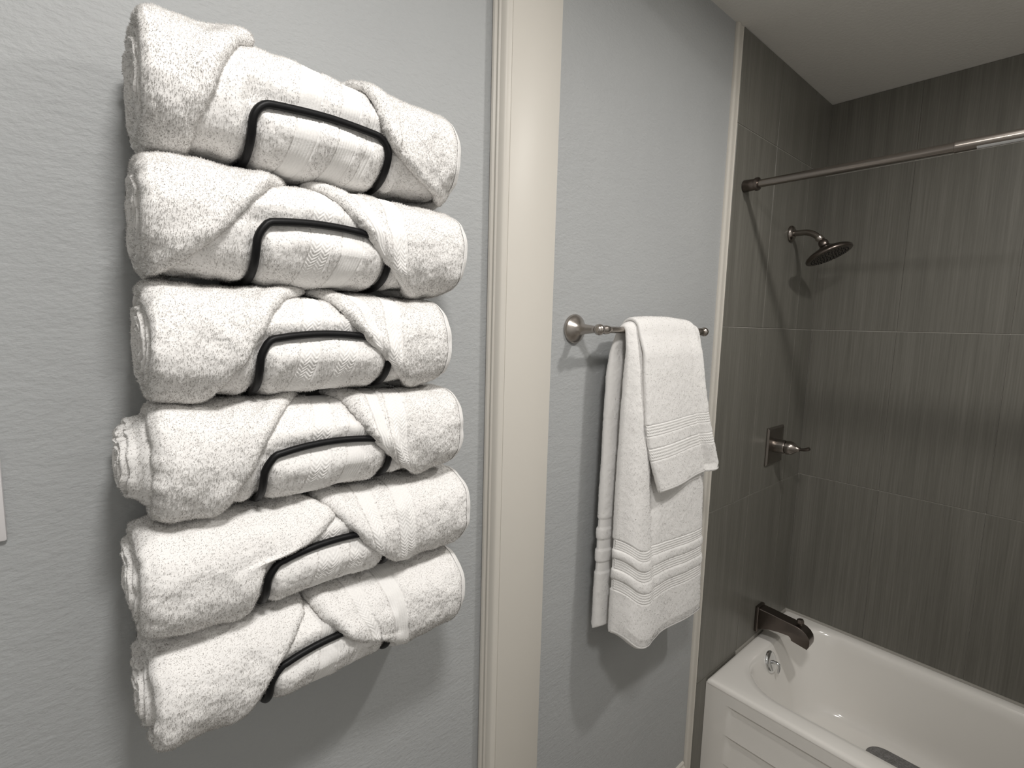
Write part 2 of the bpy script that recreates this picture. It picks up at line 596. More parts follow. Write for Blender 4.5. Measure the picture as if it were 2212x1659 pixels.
# woven bands on the right wraps: (left border, right border) as (x, phi) from top to bottom, kind
RBANDS = [
    [],
    [([(.286, 1.4), (.288, 1.05), (.297, .39), (.314, -.05)], [(.310, 1.4), (.307, 1.05), (.313, .42), (.326, -.2)], 'rib'),
     ([(.334, 1.4), (.331, .9), (.331, .2), (.340, -.5), (.352, -.9)], [(.362, 1.4), (.358, .9), (.357, .2), (.362, -.4), (.372, -1.0)], 'twill')],
    [([(.274, 1.5), (.286, 1.0), (.299, .3), (.306, .1)], [(.301, 1.5), (.307, .9), (.317, .13), (.322, -.1)], 'twill'),
     ([(.338, 1.5), (.332, .7), (.329, .2), (.331, -.3), (.345, -.7)], [(.366, 1.5), (.359, .7), (.354, .2), (.354, -.6), (.360, -.9)], 'twill')],
    [([(.316, 1.6), (.308, .73), (.312, .2), (.318, .0)], [(.337, 1.6), (.326, .7), (.327, .11), (.330, -.15)], 'rib'),
     ([(.344, 1.5), (.334, .7), (.332, .1), (.349, -.4), (.37, -.8)], [(.372, 1.5), (.362, .7), (.360, .06), (.368, -.5), (.384, -.9)], 'twill')],
    [([(.296, 1.45), (.296, 1.0), (.297, .5), (.304, .05), (.310, -.1)], [(.322, 1.45), (.321, 1.0), (.319, .44), (.322, -.2), (.328, -.4)], 'twill'),
     ([(.347, 1.45), (.346, .9), (.345, .23), (.354, -.6)], [(.375, 1.45), (.375, .9), (.374, .2), (.379, -.7)], 'twill')],
    [([(.276, 1.4), (.281, .84), (.288, .37), (.302, .0)], [(.298, 1.4), (.300, .79), (.306, .31), (.318, -.08)], 'twill'),
     ([(.326, 1.4), (.330, .79), (.336, .27), (.343, -.33)], [(.352, 1.4), (.356, .79), (.362, .2), (.370, -.6)], 'rib')]]
# bands on the core showing between the wraps: x from, x to at phi -0.6, kind
CBANDS = [
    [(.211, .238, 'rib'), (.262, .287, 'rib'), (.300, .308, 'rib')],
    [(.224, .250, 'twill'), (.264, .294, 'rib')],
    [(.208, .232, 'twill'), (.256, .281, 'twill')],
    [(.218, .244, 'twill'), (.266, .292, 'rib')],
    [(.224, .254, 'twill'), (.268, .292, 'twill')],
    [(.224, .250, 'rib'), (.274, .298, 'twill')]]
CSLOPE = 0.016
HXL, HXR = 0.170, 0.337
BAR_PHI = [(-.06, .0, -.05), (.0, .10, .0), (.02, .15, .02), (-.02, .12, .0), (-.03, .15, .02), (-.05, .15, .02)]


def bar_phi(i, x):
    a, m, b = BAR_PHI[i]
    t = np.clip((x - HXL) / (HXR - HXL), 0, 1)
    return a + (b - a) * t + 4 * (m - (a + b) / 2) * t * (1 - t)


def edge_x(tab, phi):
    """x of a wrap's edge for every phi; hidden rear blends from bottom to top"""
    p = np.array([b for a, b in tab][::-1])
    x = np.array([a for a, b in tab][::-1])
    p2 = np.concatenate([p, [p[0] + 2 * PI]])
    x2 = np.concatenate([x, [x[0]]])
    ph = (phi - p[0]) % (2 * PI) + p[0]
    v = np.interp(ph, p2, x2)
    # soften the traced polyline
    k = np.array([1, 2, 3, 2, 1.]) / 9
    vv = np.concatenate([v[-2:], v, v[:2]])
    return np.convolve(vv, k, 'valid')


def bandx(tab, phi):
    p = np.array([b for a, b in tab][::-1])
    x = np.array([a for a, b in tab][::-1])
    return np.interp(phi, p, x)


def hoop_groove(i, x, phi):
    """how deep the wire presses into the pile"""
    r = 0.062
    fb = bar_phi(i, x)
    d_bar = np.hypot((phi - fb) * r, np.maximum(0, np.maximum(HXL - x, x - HXR)))
    leg = lambda lx: np.hypot(x - lx, np.maximum(0, phi - 0.02) * r)
    d = np.minimum(d_bar, np.minimum(leg(HXL), leg(HXR)))
    g = -0.0045 * np.exp(-(d / 0.0075) ** 2) + 0.003 * np.exp(-((d - 0.017) / 0.010) ** 2)
    inside = np.clip((x - HXL) / .03, 0, 1) * np.clip((HXR - x) / .03, 0, 1) * np.clip((fb - phi) / .4, 0, 1)
    return g + 0.0055 * inside


def lumps(P, seed):
    return 0.0028 * vnoise(P, 0.05, seed) + 0.0014 * vnoise(P, 0.017, seed + 1)


def fuzz(P, seed):
    return 0.00045 * vnoise(P, 0.0062, seed + 2) + 0.00035 * vnoise(P, 0.0030, seed + 3)


def sstep(a, b, v):
    t = np.clip((v - a) / (b - a), 0, 1)
    return t * t * (3 - 2 * t)


def band_relief(kind, X, L):
    """X across the band in metres, L along it"""
    if kind == 'rib':
        return 0.0007 * np.abs(np.sin(PI * X / 0.0036))
    col = np.floor(X / 0.0068)
    side = np.where(col % 2 == 0, 1.0, -1.0)
    return 0.00042 * np.sin(2 * PI * (L + side * X * 0.95) / 0.0048) + 0.0004 * np.abs(np.sin(PI * X / 0.0068))


def band_mesh(name, xa, xb, phi, pos, parent, kind):
    """a woven strip laid in the roll: xa, xb arrays over phi, pos(x, phi, relief)"""
    ok = xb - xa > 0.003
    phi, xa, xb = phi[ok], xa[ok], xb[ok]
    if len(phi) < 8:
        return
    nx = 36
    t = np.linspace(0, 1, nx)[None, :]
    X = xa[:, None] * (1 - t) + xb[:, None] * t
    PH = np.repeat(phi[:, None], nx, 1)
    U = t * (xb - xa)[:, None]
    rel = band_relief(kind, U, PH * 0.062)
    edge = np.minimum(t, 1 - t)
    rel = rel * np.clip(edge / 0.08, 0, 1) - 0.0016 * (1 - np.clip(edge / 0.06, 0, 1))
    Gd = pos(X, PH, rel)
    fast_mesh(name, Gd, grid_quads(len(phi), nx), None, WOVEN, parent)


TOWEL_LABELS = [
    'topmost rolled white towel in the black wall rack, its hoop fully in view',
    'rolled white towel second from the top of the black wall rack',
    'rolled white towel third from the top of the rack, its left end frayed and tufty',
    'rolled white towel fourth from the top, its inner coil sticking out at the left end',
    'rolled white towel fifth from the top, its left wrap hanging over the black hoop',
    'rolled white towel at the very bottom of the black wall rack']


def rolled_towel(i):
    root = empty('rolled_towel', (0.28, -0.08, float(towel_par(i, 0.28)[0] - 0.066)))
    tag(root, TOWEL_LABELS[i], 'towel', 'rolled towels in the wall rack')
    sd = 20 * i + 3
    nphi = len(PHI)
    # ---------------- core roll
    x0, x1 = XL_CORE[i], XR[i] - 0.012
    nx = 176
    xs = np.linspace(x0, x1, nx)
    X, PH = np.meshgrid(xs, PHI, indexing='ij')
    h = hoop_groove(i, X, PH)
    # the coil that pokes out on the left is thinner
    h = h - 0.011 * (1 - sstep(XL_FLAP[i] - 0.004, XL_FLAP[i] + 0.02, X)) * (i in (3, 4, 5))
    h = h - 0.010 * (1 - sstep(0, 0.014, X - x0)) ** 2 - 0.010 * sstep(x1 - 0.02, x1, X)
    bandmask = np.zeros_like(X)
    for ba, bb, kd in CBANDS[i]:
        sh = CSLOPE * (PH + 0.6) * 0.8
        m = sstep(ba + sh - 0.0012, ba + sh + 0.0012, X) * (1 - sstep(bb + sh - 0.0012, bb + sh + 0.0012, X))
        bandmask = np.maximum(bandmask, m)
    P = roll_pos(i, X, PH, h)
    nrm = roll_dir(PH)
    P = P + nrm * (lumps(P, sd) + fuzz(P, sd) * (1 - bandmask) - 0.0024 * bandmask)[..., None]
    # ends: spiral faces
    rr = np.linspace(0.97, 0.02, 26)
    def cap(ring, xend, sgn, out):
        c = ring.mean(axis=0)
        L = []
        for r in rr:
            q = c + (ring - c) * r
            dome = out * (1 - r ** 2.5) ** 0.5 if out else 0
            sp = 0.0042 * np.cos(2 * PI * (r * 4.3 - PHI / (2 * PI)))
            q = q.copy()
            q[:, 0] = xend - sgn * (dome + sp * min(1, (1 - r) * 8)) + 0.0025 * vnoise(q, 0.012, sd + 5)
            L.append(q)
        return np.stack(L)
    poke = [0.003, 0.004, 0.006, 0.012, 0.009, 0.009][i]
    cl = cap(P[0], x0, 1, poke)
    cr = cap(P[-1], x1, -1, 0.0)
    Gc = np.concatenate([cl[::-1], P, cr], axis=0)
    Nn = grid_normals(Gc, True)
    keep = np.repeat(FRONT[None, :], Gc.shape[0], 0)
    ncap = len(rr)
    keep[:ncap] = 1.0
    keep[ncap:ncap + nx] *= (1 - bandmask) > 0.5
    Tv, Tf, Tn = tufts(Gc, Nn, 26000, keep, seed=sd)
    V = np.concatenate([Gc.reshape(-1, 3), Tv])
    Q = grid_quads(Gc.shape[0], nphi, 0, True)
    fast_mesh('roll_core', V, Q, Tf + Gc.shape[0] * nphi, TERRY, root, np.concatenate([Nn.reshape(-1, 3), Tn]), PILE)
    # woven bands on the core
    pb = np.linspace(-1.35, 1.25, 220)
    le, re = edge_x(LEDGE[i], PHI), edge_x(REDGE[i], PHI)
    lef = np.interp(pb, PHF, le[:len(PHF)])
    ref_ = np.interp(pb, PHF, re[:len(PHF)])
    for ba, bb, kd in CBANDS[i]:
        sh = CSLOPE * (pb + 0.6) * 0.8
        xa = np.maximum(ba + sh, lef - 0.004)
        xb = np.minimum(bb + sh, ref_ + 0.004)
        def pos(x, ph, rel):
            p = roll_pos(i, x, ph, hoop_groove(i, x, ph))
            return p + roll_dir(ph) * (lumps(p, sd) - 0.0010 + rel)[..., None]
        band_mesh('woven_band', xa, xb, pb, pos, root, kd)

    # ---------------- outer wraps
    T = 0.0092
    def wrap(name, xe, xend, sgn, bands, seed):
        """sgn +1: the wrap lies right of its edge, -1: left of it"""
        n = 84
        # across the sheet: edge underside, edge nose, top ..., end nose, end underside
        W = np.abs(xend - xe)
        rows_x, rows_h = [], []
        for dx, hh in ((0.007, -0.003), (0.0018, 0.0005), (0.0, 0.32), (0.0012, 0.62), (0.0038, 0.86)):
            rows_x.append(xe + sgn * dx)
            rows_h.append(np.full(nphi, hh * T))
        tt = np.linspace(0, 1, n)
        for t in tt:
            a = 0.008 + t * (W - 0.015)
            rows_x.append(xe + sgn * a)
            rows_h.append(np.full(nphi, T))
        for dx, hh in ((0.0035, 0.80), (0.001, 0.45), (0.0, 0.0), (0.002, -0.5), (0.008, -0.9)):
            rows_x.append(np.full(nphi, xend) - sgn * dx)
            rows_h.append(np.full(nphi, hh * T))
        X = np.stack(rows_x)
        H = np.stack(rows_h)
        PHm = np.repeat(PHI[None, :], X.shape[0], 0)
        de = sgn * (X - xe[None, :])
        H = H + 0.0035 * np.exp(-((de - 0.018) / 0.014) ** 2) * (H > 0.8 * T)          # soft roll behind the edge
        if sgn > 0:
            H = H - 0.012 * sstep(xend - 0.035, xend, X) ** 2
            wire = (np.exp(-((PHm - bar_phi(i, X)) * 0.062 / 0.012) ** 2) * (X < HXR + 0.01)) * (H > 0.8 * T)
            H = H + 0.004 * wire
        else:
            H = H - 0.004 * (1 - sstep(0, 0.02, X - xend))
            H = H + 0.003 * np.sin(PHm * 2.3 + i * 1.7) * (1 - sstep(0, 0.05, X - xend))
        bmk = np.zeros_like(X)
        for L, R, kd in bands:
            xa, xb = bandx(L, PHI)[None, :], bandx(R, PHI)[None, :]
            m = sstep(xa - 0.0012, xa + 0.0012, X) * (1 - sstep(xb - 0.0012, xb + 0.0012, X))
            bmk = np.maximum(bmk, m * (H > 0.6 * T) * (PHm < 1.9) * (PHm > -1.5))
        hem = (sgn > 0) * sstep(xend - 0.0125, xend - 0.0115, X)
        P = roll_pos(i, X, PHm, H)
        d = roll_dir(PHm)
        P0 = P
        P = P + d * (lumps(P, sd) + lumps(P, seed) * 0.7 + fuzz(P, seed) * (1 - bmk) * (1 - 0.8 * hem) - 0.0026 * bmk - 0.001 * hem)[..., None]
        if sgn < 0:
            P[..., 0] += 0.003 * vnoise(P, 0.014, seed) * (1 - sstep(0, 0.03, X - xend))
        P[..., 0] += 0.0012 * vnoise(P, 0.005, seed + 4) * np.exp(-(de / 0.004) ** 2)
        Nw = grid_normals(P, True) * (1 if sgn > 0 else -1)
        kp = np.repeat(FRONT[None, :], X.shape[0], 0) * (bmk < 0.5) * (hem < 0.5)
        Tv, Tf, Tn = tufts(P, Nw, 17000, kp, seed=seed)
        Qd = grid_quads(P.shape[0], nphi, 0, True)
        if sgn < 0:
            Qd = Qd[:, ::-1]
        o = fast_mesh(name, np.concatenate([P.reshape(-1, 3), Tv]), Qd, Tf + P.shape[0] * nphi, TERRY, root,
                      np.concatenate([Nw.reshape(-1, 3), Tn]), PILE)
        pbb = np.linspace(-1.3, 1.6, 240)
        xef = np.interp(pbb, PHF, xe[:len(PHF)])
        for L, R, kd in bands:
            xa, xb = bandx(L, pbb), bandx(R, pbb)
            xa = np.maximum(xa, xef + 0.0035)
            def pos(x, ph, rel):
                dd = sgn * (x - np.interp(ph, PHF, xe[:len(PHF)]))
                hh = T * np.clip(0.55 + dd / 0.012, 0, 1) + 0.0035 * np.exp(-((dd - 0.018) / 0.014) ** 2)
                hh = hh + 0.004 * np.exp(-((ph - bar_phi(i, x)) * 0.062 / 0.012) ** 2) * (x < HXR + 0.01)
                p = roll_pos(i, x, ph, hh)
                return p + roll_dir(ph) * (lumps(p, sd) + 0.7 * lumps(p, seed) - 0.0011 + rel)[..., None]
            band_mesh('woven_band', xa, xb, pbb, pos, root, kd)
        return o
    ph_ = np.linspace(-1.5, 1.5, 150)
    xr_ = XR[i]
    def hem_pos(x, ph, rel):
        p = roll_pos(i, x, ph, T - 0.012 * sstep(xr_ - 0.035, xr_, x) ** 2)
        return p + roll_dir(ph) * (lumps(p, sd) + 0.7 * lumps(p, sd + 12) + 0.0016 + rel * 0.4)[..., None]
    wob = 0.0012 * np.sin(ph_ * 7 + i)
    band_mesh('hem', xr_ - 0.0175 + wob, xr_ - 0.0075 + wob, ph_, hem_pos, root, 'rib')
    wrap('left_wrap', le, XL_FLAP[i], -1, [], sd + 8)
    wrap('right_wrap', re, XR[i], +1, RBANDS[i], sd + 12)
    return root


for i in range(6):
    rolled_towel(i)

rack = empty('towel_rack', (0.2535, -0.004, 1.05))
tag(rack, 'black metal wall rack with six hoops holding the rolled white towels', 'towel rack')
for x in (HXL, HXR):
    box('rail', (x - 0.008, -0.007, 1.045), (x + 0.008, -0.0005, 1.885), BLACK, rack, bevel=0.001)
for i in range(6):
    pts = []
    z_under = float(towel_par(i, 0.25)[0] - 0.0600)
    def on(x, ph, h=0.0022):
        return roll_pos(i, np.array(x), np.array(ph), hoop_groove(i, np.array(x), np.array(ph)) * 0 + h)
    cr = 0.020
    for lx, sg in ((HXL, 1), (HXR, -1)):
        leg = [(lx, -0.006, z_under), (lx, -0.05, z_under - 0.001), (lx, -0.085, z_under - 0.001)]
        for ph in np.linspace(-1.45, float(bar_phi(i, lx)) - cr / 0.062, 14):
            leg.append(tuple(on(lx, ph)))
        # rounded corner
        pb_ = float(bar_phi(i, lx + sg * cr))
        for a in np.linspace(0, PI / 2, 8)[1:]:
            leg.append(tuple(on(lx + sg * cr * (1 - math.cos(a)), pb_ - cr / 0.062 * (1 - math.sin(a)))))
        if sg > 0:
            pts = leg
        else:
            mid = [tuple(on(x, float(bar_phi(i, x)))) for x in np.linspace(HXL + cr + 0.006, HXR - cr - 0.006, 18)]
            pts = pts + mid + leg[::-1]
    bm = sweep(pts, 0.0046, 10)
    bm_obj('hoop', bm, BLACK, rack, smooth=True, angle=60)

# ------------------------------------------------------------------ towel bar on the wall
BARY, BARZ, BX0, BX1 = -0.075, 1.575, 0.879, 1.331
bar = empty('towel_bar', (1.1, 0.0, BARZ))
tag(bar, 'brushed nickel towel bar with flared bases on the grey wall beside the tub', 'towel bar')
for x in (BX0, BX1):
    lathe_obj('post', [(0.0005, 0.0330), (0.005, 0.0335), (0.009, 0.0310), (0.014, 0.0255), (0.020, 0.0190), (0.026, 0.0142),
                       (0.033, 0.0115), (0.045, 0.0098), (0.058, 0.0084), (0.064, 0.0078), (0.066, 0.0088), (0.070, 0.0116), (0.075, 0.0126),
                       (0.080, 0.0116), (0.084, 0.0085), (0.087, 0.004), (0.0875, 0.0)], (x, 0, BARZ), (0, -1, 0), NICKEL, bar)
r = [(0.0, 0.0076)]
L = BX1 - BX0
prof = [(0.008, 0.0076), (0.012, 0.0078), (0.018, 0.0098), (0.024, 0.0102), (0.031, 0.0092), (0.036, 0.0078), (0.038, 0.0074)]
full = prof + [(L - d, q) for d, q in prof[::-1]]
lathe_obj('rod', full, (BX0, BARY, BARZ), (1, 0, 0), NICKEL, bar, n=20)


def drape(name, path, xl, xr, th, offs, dz, bands, seed, label, loc, nu=120, ntuft=16000, rear=[]):
    """towel hung over the bar. path: (y, z) from front hem over the bar to rear hem (dense);
    xl, xr: functions of arc position s (metres from the front hem); offs(u, s): ripple outward;
    bands: (s0, s1, kind) woven strips counted from the front hem, kind 'rib' sunk or 'puff' raised"""
    root = empty(name, loc)
    path = np.array(path)
    seg = np.hypot(*np.diff(path, axis=0).T)
    s = np.concatenate([[0], np.cumsum(seg)])
    S = np.linspace(0, s[-1], int(s[-1] / 0.003))
    Y, Z = np.interp(S, s, path[:, 0]), np.interp(S, s, path[:, 1])
    k = np.ones(9) / 9
    pad = lambda v: np.convolve(np.concatenate([2 * v[0] - v[4:0:-1], v, 2 * v[-1] - v[-2:-6:-1]]), k, 'valid')
    Y, Z = pad(Y), pad(Z)
    dY, dZ = np.gradient(Y), np.gradient(Z)
    l = np.hypot(dY, dZ)
    ny, nz = -dZ / l, dY / l            # to the outside: at the front (path going up) this is -y
    u = np.linspace(0, 1, nu)
    XL, XRr = xl(S), xr(S)
    half = (XRr - XL) / 2
    TH = th(S) if callable(th) else np.full(len(S), th)
    e = (TH / 2) / half
    q = np.abs(2 * u[None, :] - 1)
    prof_ = np.sqrt(np.clip(1 - (np.clip((q - (1 - e[:, None] * 2.2)) / (e[:, None] * 2.2), 0, 1)) ** 2, 0, 1))
    UU = np.repeat(u[None, :], len(S), 0)
    SS = np.repeat(S[:, None], nu, 1)
    inset = np.zeros(len(S))
    for s0, s1, kd in bands + rear:
        a_, b_ = (s0, s1) if s0 >= 0 else (S[-1] + s0, S[-1] + s1)
        m_ = sstep(a_ - 0.001, a_ + 0.001, S) * (1 - sstep(b_ - 0.001, b_ + 0.001, S))
        inset += m_ * (-0.003 * np.sin(np.clip((S - a_) / (b_ - a_), 0, 1) * PI) ** 0.6 if kd == 'puff' else 0.0025) * (1.0 if s0 >= 0 else 0.45)
    X = (XL + inset)[:, None] + (XRr - XL - 2 * inset)[:, None] * UU
    hemfade = np.clip(S / 0.004, 0.35, 1)[:, None] * np.clip((S[-1] - S) / 0.004, 0.35, 1)[:, None]
    O = offs(UU, SS)
    bm_ = np.zeros_like(UU)
    for s0, s1, kd in bands:
        m = sstep(s0 - 0.001, s0 + 0.001, SS) * (1 - sstep(s1 - 0.001, s1 + 0.001, SS))
        if kd == 'puff':
            O = O + 0.0022 * np.sin(np.clip((SS - s0) / (s1 - s0), 0, 1) * PI) ** 0.6 * m
        else:
            bm_ = np.maximum(bm_, m)
    for s0, s1, kd in rear:
        a_, b_ = S[-1] + s0, S[-1] + s1
        m = sstep(a_ - 0.001, a_ + 0.001, SS) * (1 - sstep(b_ - 0.001, b_ + 0.001, SS))
        if kd != 'puff':
            bm_ = np.maximum(bm_, m)
    def shell(side):
        nn = O + side * TH[:, None] / 2 * prof_ * hemfade
        y = Y[:, None] + ny[:, None] * nn
        z = Z[:, None] + nz[:, None] * nn + dz(UU, SS)
        P = np.stack([X, y, z], -1)
        fz = lumps(P, seed) * 0.35 + fuzz(P, seed) * (1 - bm_)
        fz = fz - 0.0022 * bm_
        P[..., 1] += ny[:, None] * fz * side
        P[..., 2] += nz[:, None] * fz * side
        return P
    A, B = shell(1), shell(-1)
    Gd = np.concatenate([A, B[:, 1:-1][:, ::-1]], axis=1)
    Nn = -grid_normals(Gd, True)
    # make sure the normals point out at the front
    if Nn[5, nu // 2, 1] > 0:
        Nn = -Nn
        flip = True
    else:
        flip = False
    nv = Gd.shape[1]
    keep = np.zeros(Gd.shape[:2])
    keep[:, :nu] = (bm_ < 0.5)
    keep[:, nu:] = 0.45 * (bm_[:, 1:-1][:, ::-1] < 0.5)
    Tv, Tf, Tn = tufts(Gd, Nn, ntuft, keep, length=0.0020, width=0.0008, seed=seed)
    V = Gd.reshape(-1, 3)
    Q = grid_quads(len(S), nv, 0, True)
    if not flip:
        Q = Q[:, ::-1]
    # close both hems
    for row in (0, len(S) - 1):
        kk = np.arange(nu)
        a = kk + row * nv
        b = row * nv + np.where((kk == 0) | (kk == nu - 1), kk, nu + (nu - 2 - kk))
        Q = np.concatenate([Q, np.stack([a[1:-2], b[1:-2], b[2:-1], a[2:-1]], -1)])
    fast_mesh('terry_cloth', np.concatenate([V, Tv]), Q, Tf + len(V), TERRY, root, np.concatenate([Nn.reshape(-1, 3), Tn]), PILE)
    # woven strips with their own ribs
    for s0, s1, kd in bands:
        if kd == 'puff':
            continue
        ns = 28
        sv = np.linspace(s0, s1, ns)
        uu = np.linspace(0.004, 0.996, nu * 2)
        def at(arr, dv):
            return np.interp(sv, S, arr)[:, None] + 0 * dv
        U2 = np.repeat(uu[None, :], ns, 0)
        S2 = np.repeat(sv[:, None], len(uu), 1)
        X2 = xl(sv)[:, None] + (xr(sv) - xl(sv))[:, None] * U2
        hf = (xr(sv) - xl(sv)) / 2
        t2 = np.interp(sv, S, TH)
        e2 = (t2 / 2 / hf)[:, None] * 2.2
        q2 = np.abs(2 * U2 - 1)
        pr = np.sqrt(np.clip(1 - np.clip((q2 - (1 - e2)) / e2, 0, 1) ** 2, 0, 1))
        ss_ = (S2 - s0) / (s1 - s0)
        wd = s1 - s0
        rel = 0.0010 * np.abs(np.sin(PI * (S2 - s0) / (wd / 4)))
        if kd == 'rope':
            rel = rel + 0.0005 * np.sin(2 * PI * (X2 + S2) / 0.0058) * (ss_ > 0.22) * (ss_ < 0.78)
        rel = rel - 0.0018 * (1 - np.clip(np.minimum(ss_, 1 - ss_) / 0.05, 0, 1))
        nn = offs(U2, S2) + t2[:, None] / 2 * pr + rel - 0.0012
        y = at(Y, U2) + at(ny, U2) * nn
        z = at(Z, U2) + at(nz, U2) * nn + dz(U2, S2)
        P = np.stack([X2, y, z], -1)
        lf = lumps(P, seed) * 0.35
        P[..., 1] += at(ny, U2) * lf
        P[..., 2] += at(nz, U2) * lf
        fast_mesh('woven_band', P, grid_quads(ns, len(uu))[:, ::-1], None, WOVEN, root)
    # flat stitched hem at the front bottom
    sv = np.linspace(-0.001, 0.0085, 6)
    uu = np.linspace(0.003, 0.997, nu)
    U2 = np.repeat(uu[None, :], 6, 0)
    S2 = np.repeat(np.maximum(sv, 0)[:, None], nu, 1)
    Xh = xl(S2[:, 0])[:, None] + (xr(S2[:, 0]) - xl(S2[:, 0]))[:, None] * U2
    hf = ((xr(S2[:, 0]) - xl(S2[:, 0])) / 2)[:, None]
    e2 = (TH[0] / 2 / hf) * 2.2
    q2 = np.abs(2 * U2 - 1)
    pr = np.sqrt(np.clip(1 - np.clip((q2 - (1 - e2)) / e2, 0, 1) ** 2, 0, 1))
    nn = offs(U2, S2) + TH[0] / 2 * pr * np.clip(0.35 + sv[:, None] / 0.005, 0.25, 1) + 0.0030
    ydir, zdir = ny[0], nz[0]
    P = np.stack([Xh, Y[0] + (Y[2] - Y[0]) * sv[:, None] / (S[2]) + ydir * nn, Z[0] + sv[:, None] + zdir * nn + dz(U2, S2)], -1)
    fast_mesh('hem', P, grid_quads(6, nu)[:, ::-1], None, WOVEN, root)
    return root


def over_bar(yf, yb, zfront, zback, rad, n=14):
    """front hem -> up -> over the bar -> down -> rear hem; rad = half distance at the bar"""
    p = [(yf[1], zfront), (yf[0], BARZ - 0.05)]
    for a in np.linspace(-0.15, PI + 0.15, n):
        p.append((BARY - rad * math.cos(a), BARZ + rad * math.sin(a)))
    p += [(yb[0], BARZ - 0.05), (yb[1], zback)]
    q = []
    for (a, b), (c, d) in zip(p[:-1], p[1:]):
        k = max(2, int(math.hypot(c - a, d - b) / 0.004))
        for t in range(k):
            q.append((a + (c - a) * t / k, b + (d - b) * t / k))
    q.append(p[-1])
    return q


# bath towel: hem at z 0.765, bar at s ~ 0.83
SB = 0.815
bt_xl = lambda s: np.interp(s, [0, 0.30, 0.6, SB, SB + 0.05, SB + 0.15, SB + 0.9], [.950, .953, .955, .960, .960, .945, .936])
bt_th = lambda s: np.interp(s, [0, 0.03, 0.5, SB - 0.12, SB - 0.02, SB + 0.05, SB + 0.15, SB + 0.9], [.020, .034, .032, .026, .012, .012, .026, .034])
bt_xr = lambda s: np.interp(s, [0, 0.25, 0.4, SB, SB + 0.07, SB + 0.9], [1.366, 1.345, 1.332, 1.276, 1.276, 1.31])


def bt_off(u, s):
    f = np.clip((SB - s) / SB, -1, 1)
    front = np.clip(f, 0, 1)
    low = sstep(0.45, 0.95, front)
    lobe = 0.016 * np.exp(-((u - 0.15 - 0.06 * low) / (0.10 + 0.09 * low)) ** 2)
    lobe = lobe - 0.013 * np.exp(-((u - 0.31) / 0.05) ** 2) * (1 - 0.85 * low) + 0.008 * low * np.exp(-((u - 0.25) / 0.2) ** 2)
    edge = -0.018 * np.exp(-(u / 0.05) ** 2)
    wav = 0.003 * np.sin(u * 9 + 1.0) * front
    return (lobe + edge) * (0.25 + 0.9 * front) * (f > -0.05) + wav


bt_dz = lambda u, s: (0.040 * (1 - u) ** 1.5 + 0.045 * np.exp(-(u / 0.10) ** 2)) * np.clip((SB - s) / SB, 0, 1)
bands = [(0.122, 0.150, 'rope'), (0.150, 0.180, 'puff'), (0.180, 0.207, 'rope'), (0.207, 0.233, 'puff'), (0.233, 0.259, 'rope')]
t = drape('bath_towel', over_bar((-0.096, -0.098), (-0.050, -0.048), 0.765, 0.845, 0.0145), bt_xl, bt_xr, bt_th, bt_off, bt_dz,
          bands, 301, None, (1.12, -0.075, 0.765), nu=130, ntuft=34000,
          rear=[(-b - 0.02, -a - 0.02, k) for a, b, k in bands])
tag(t, 'long white bath towel folded over the nickel towel bar, hanging lowest', 'towel')

SH = 0.395
ht_xl = lambda s: np.interp(s, [0, 0.09, 0.16, 0.28, SH, SH + 0.1, SH + 0.5], [1.064, 1.022, 1.002, .990, .986, .990, 1.02])
ht_xr = lambda s: np.interp(s, [0, 0.02, 0.10, 0.17, 0.27, SH, SH + 0.1, SH + 0.5], [1.345, 1.352, 1.316, 1.290, 1.262, 1.236, 1.236, 1.25])
ht_th = lambda s: np.interp(s, [0, SH - 0.1, SH, SH + 0.08, SH + 0.15, SH + 0.5], [.012, .012, .009, .009, .010, .010])
ht_off = lambda u, s: (0.007 * np.sin(u * 6.0 + 0.3) + 0.010 * np.exp(-((u - 0.93) / 0.07) ** 2) - 0.006 * sstep(0.78, 0.81, u) * (1 - sstep(0.81, 0.87, u))) * np.clip((SH + 0.05 - s) / SH, 0, 1)
ht_dz = lambda u, s: (0.014 * u) * np.clip((SH - s) / SH, 0, 1) + 0.006 * np.exp(-((s - SH - 0.05) / 0.06) ** 2) * np.sin(PI * u)
t = drape('hand_towel', over_bar((-0.117, -0.127), (-0.0250, -0.0180), 1.185, 1.16, 0.0265), ht_xl, ht_xr, ht_th, ht_off, ht_dz,
          [(0.082, 0.113, 'rope'), (0.143, 0.171, 'rope')], 401, None, (1.15, -0.075, 1.185), nu=110, ntuft=16000)
tag(t, 'short white hand towel with two woven bands, laid over the bath towel', 'towel')

# ------------------------------------------------------------------ bathtub
RIM = 0.363
AX = 1.637
tub = empty('bathtub', (1.98, -0.76, 0.0))
tag(tub, 'white enamel alcove bathtub with a ribbed apron against the grey tiles', 'bathtub')


def rrect(cx, cy, hx, hy, r, z, na=10, ns=14):
    pts = []
    for sx, sy, a0 in ((1, 1, 0), (-1, 1, PI / 2), (-1, -1, PI), (1, -1, 1.5 * PI)):
        for k in range(na + 1):
            a = a0 + PI / 2 * k / na
            pts.append((cx + sx * (hx - r) + r * math.cos(a), cy + sy * (hy - r) + r * math.sin(a), z))
        nx_, ny_ = {0: (-1, 1), PI / 2: (-1, -1), PI: (1, -1), 1.5 * PI: (1, 1)}[a0]
        if a0 in (0, PI):
            e0 = pts[-1]
            e1 = (cx - sx * (hx - r), e0[1])
        else:
            e0 = pts[-1]
            e1 = (e0[0], cy - sy * (hy - r))
        for k in range(1, ns):
            t = k / ns
            pts.append((e0[0] + (e1[0] - e0[0]) * t, e0[1] + (e1[1] - e0[1]) * t, z))
    return pts


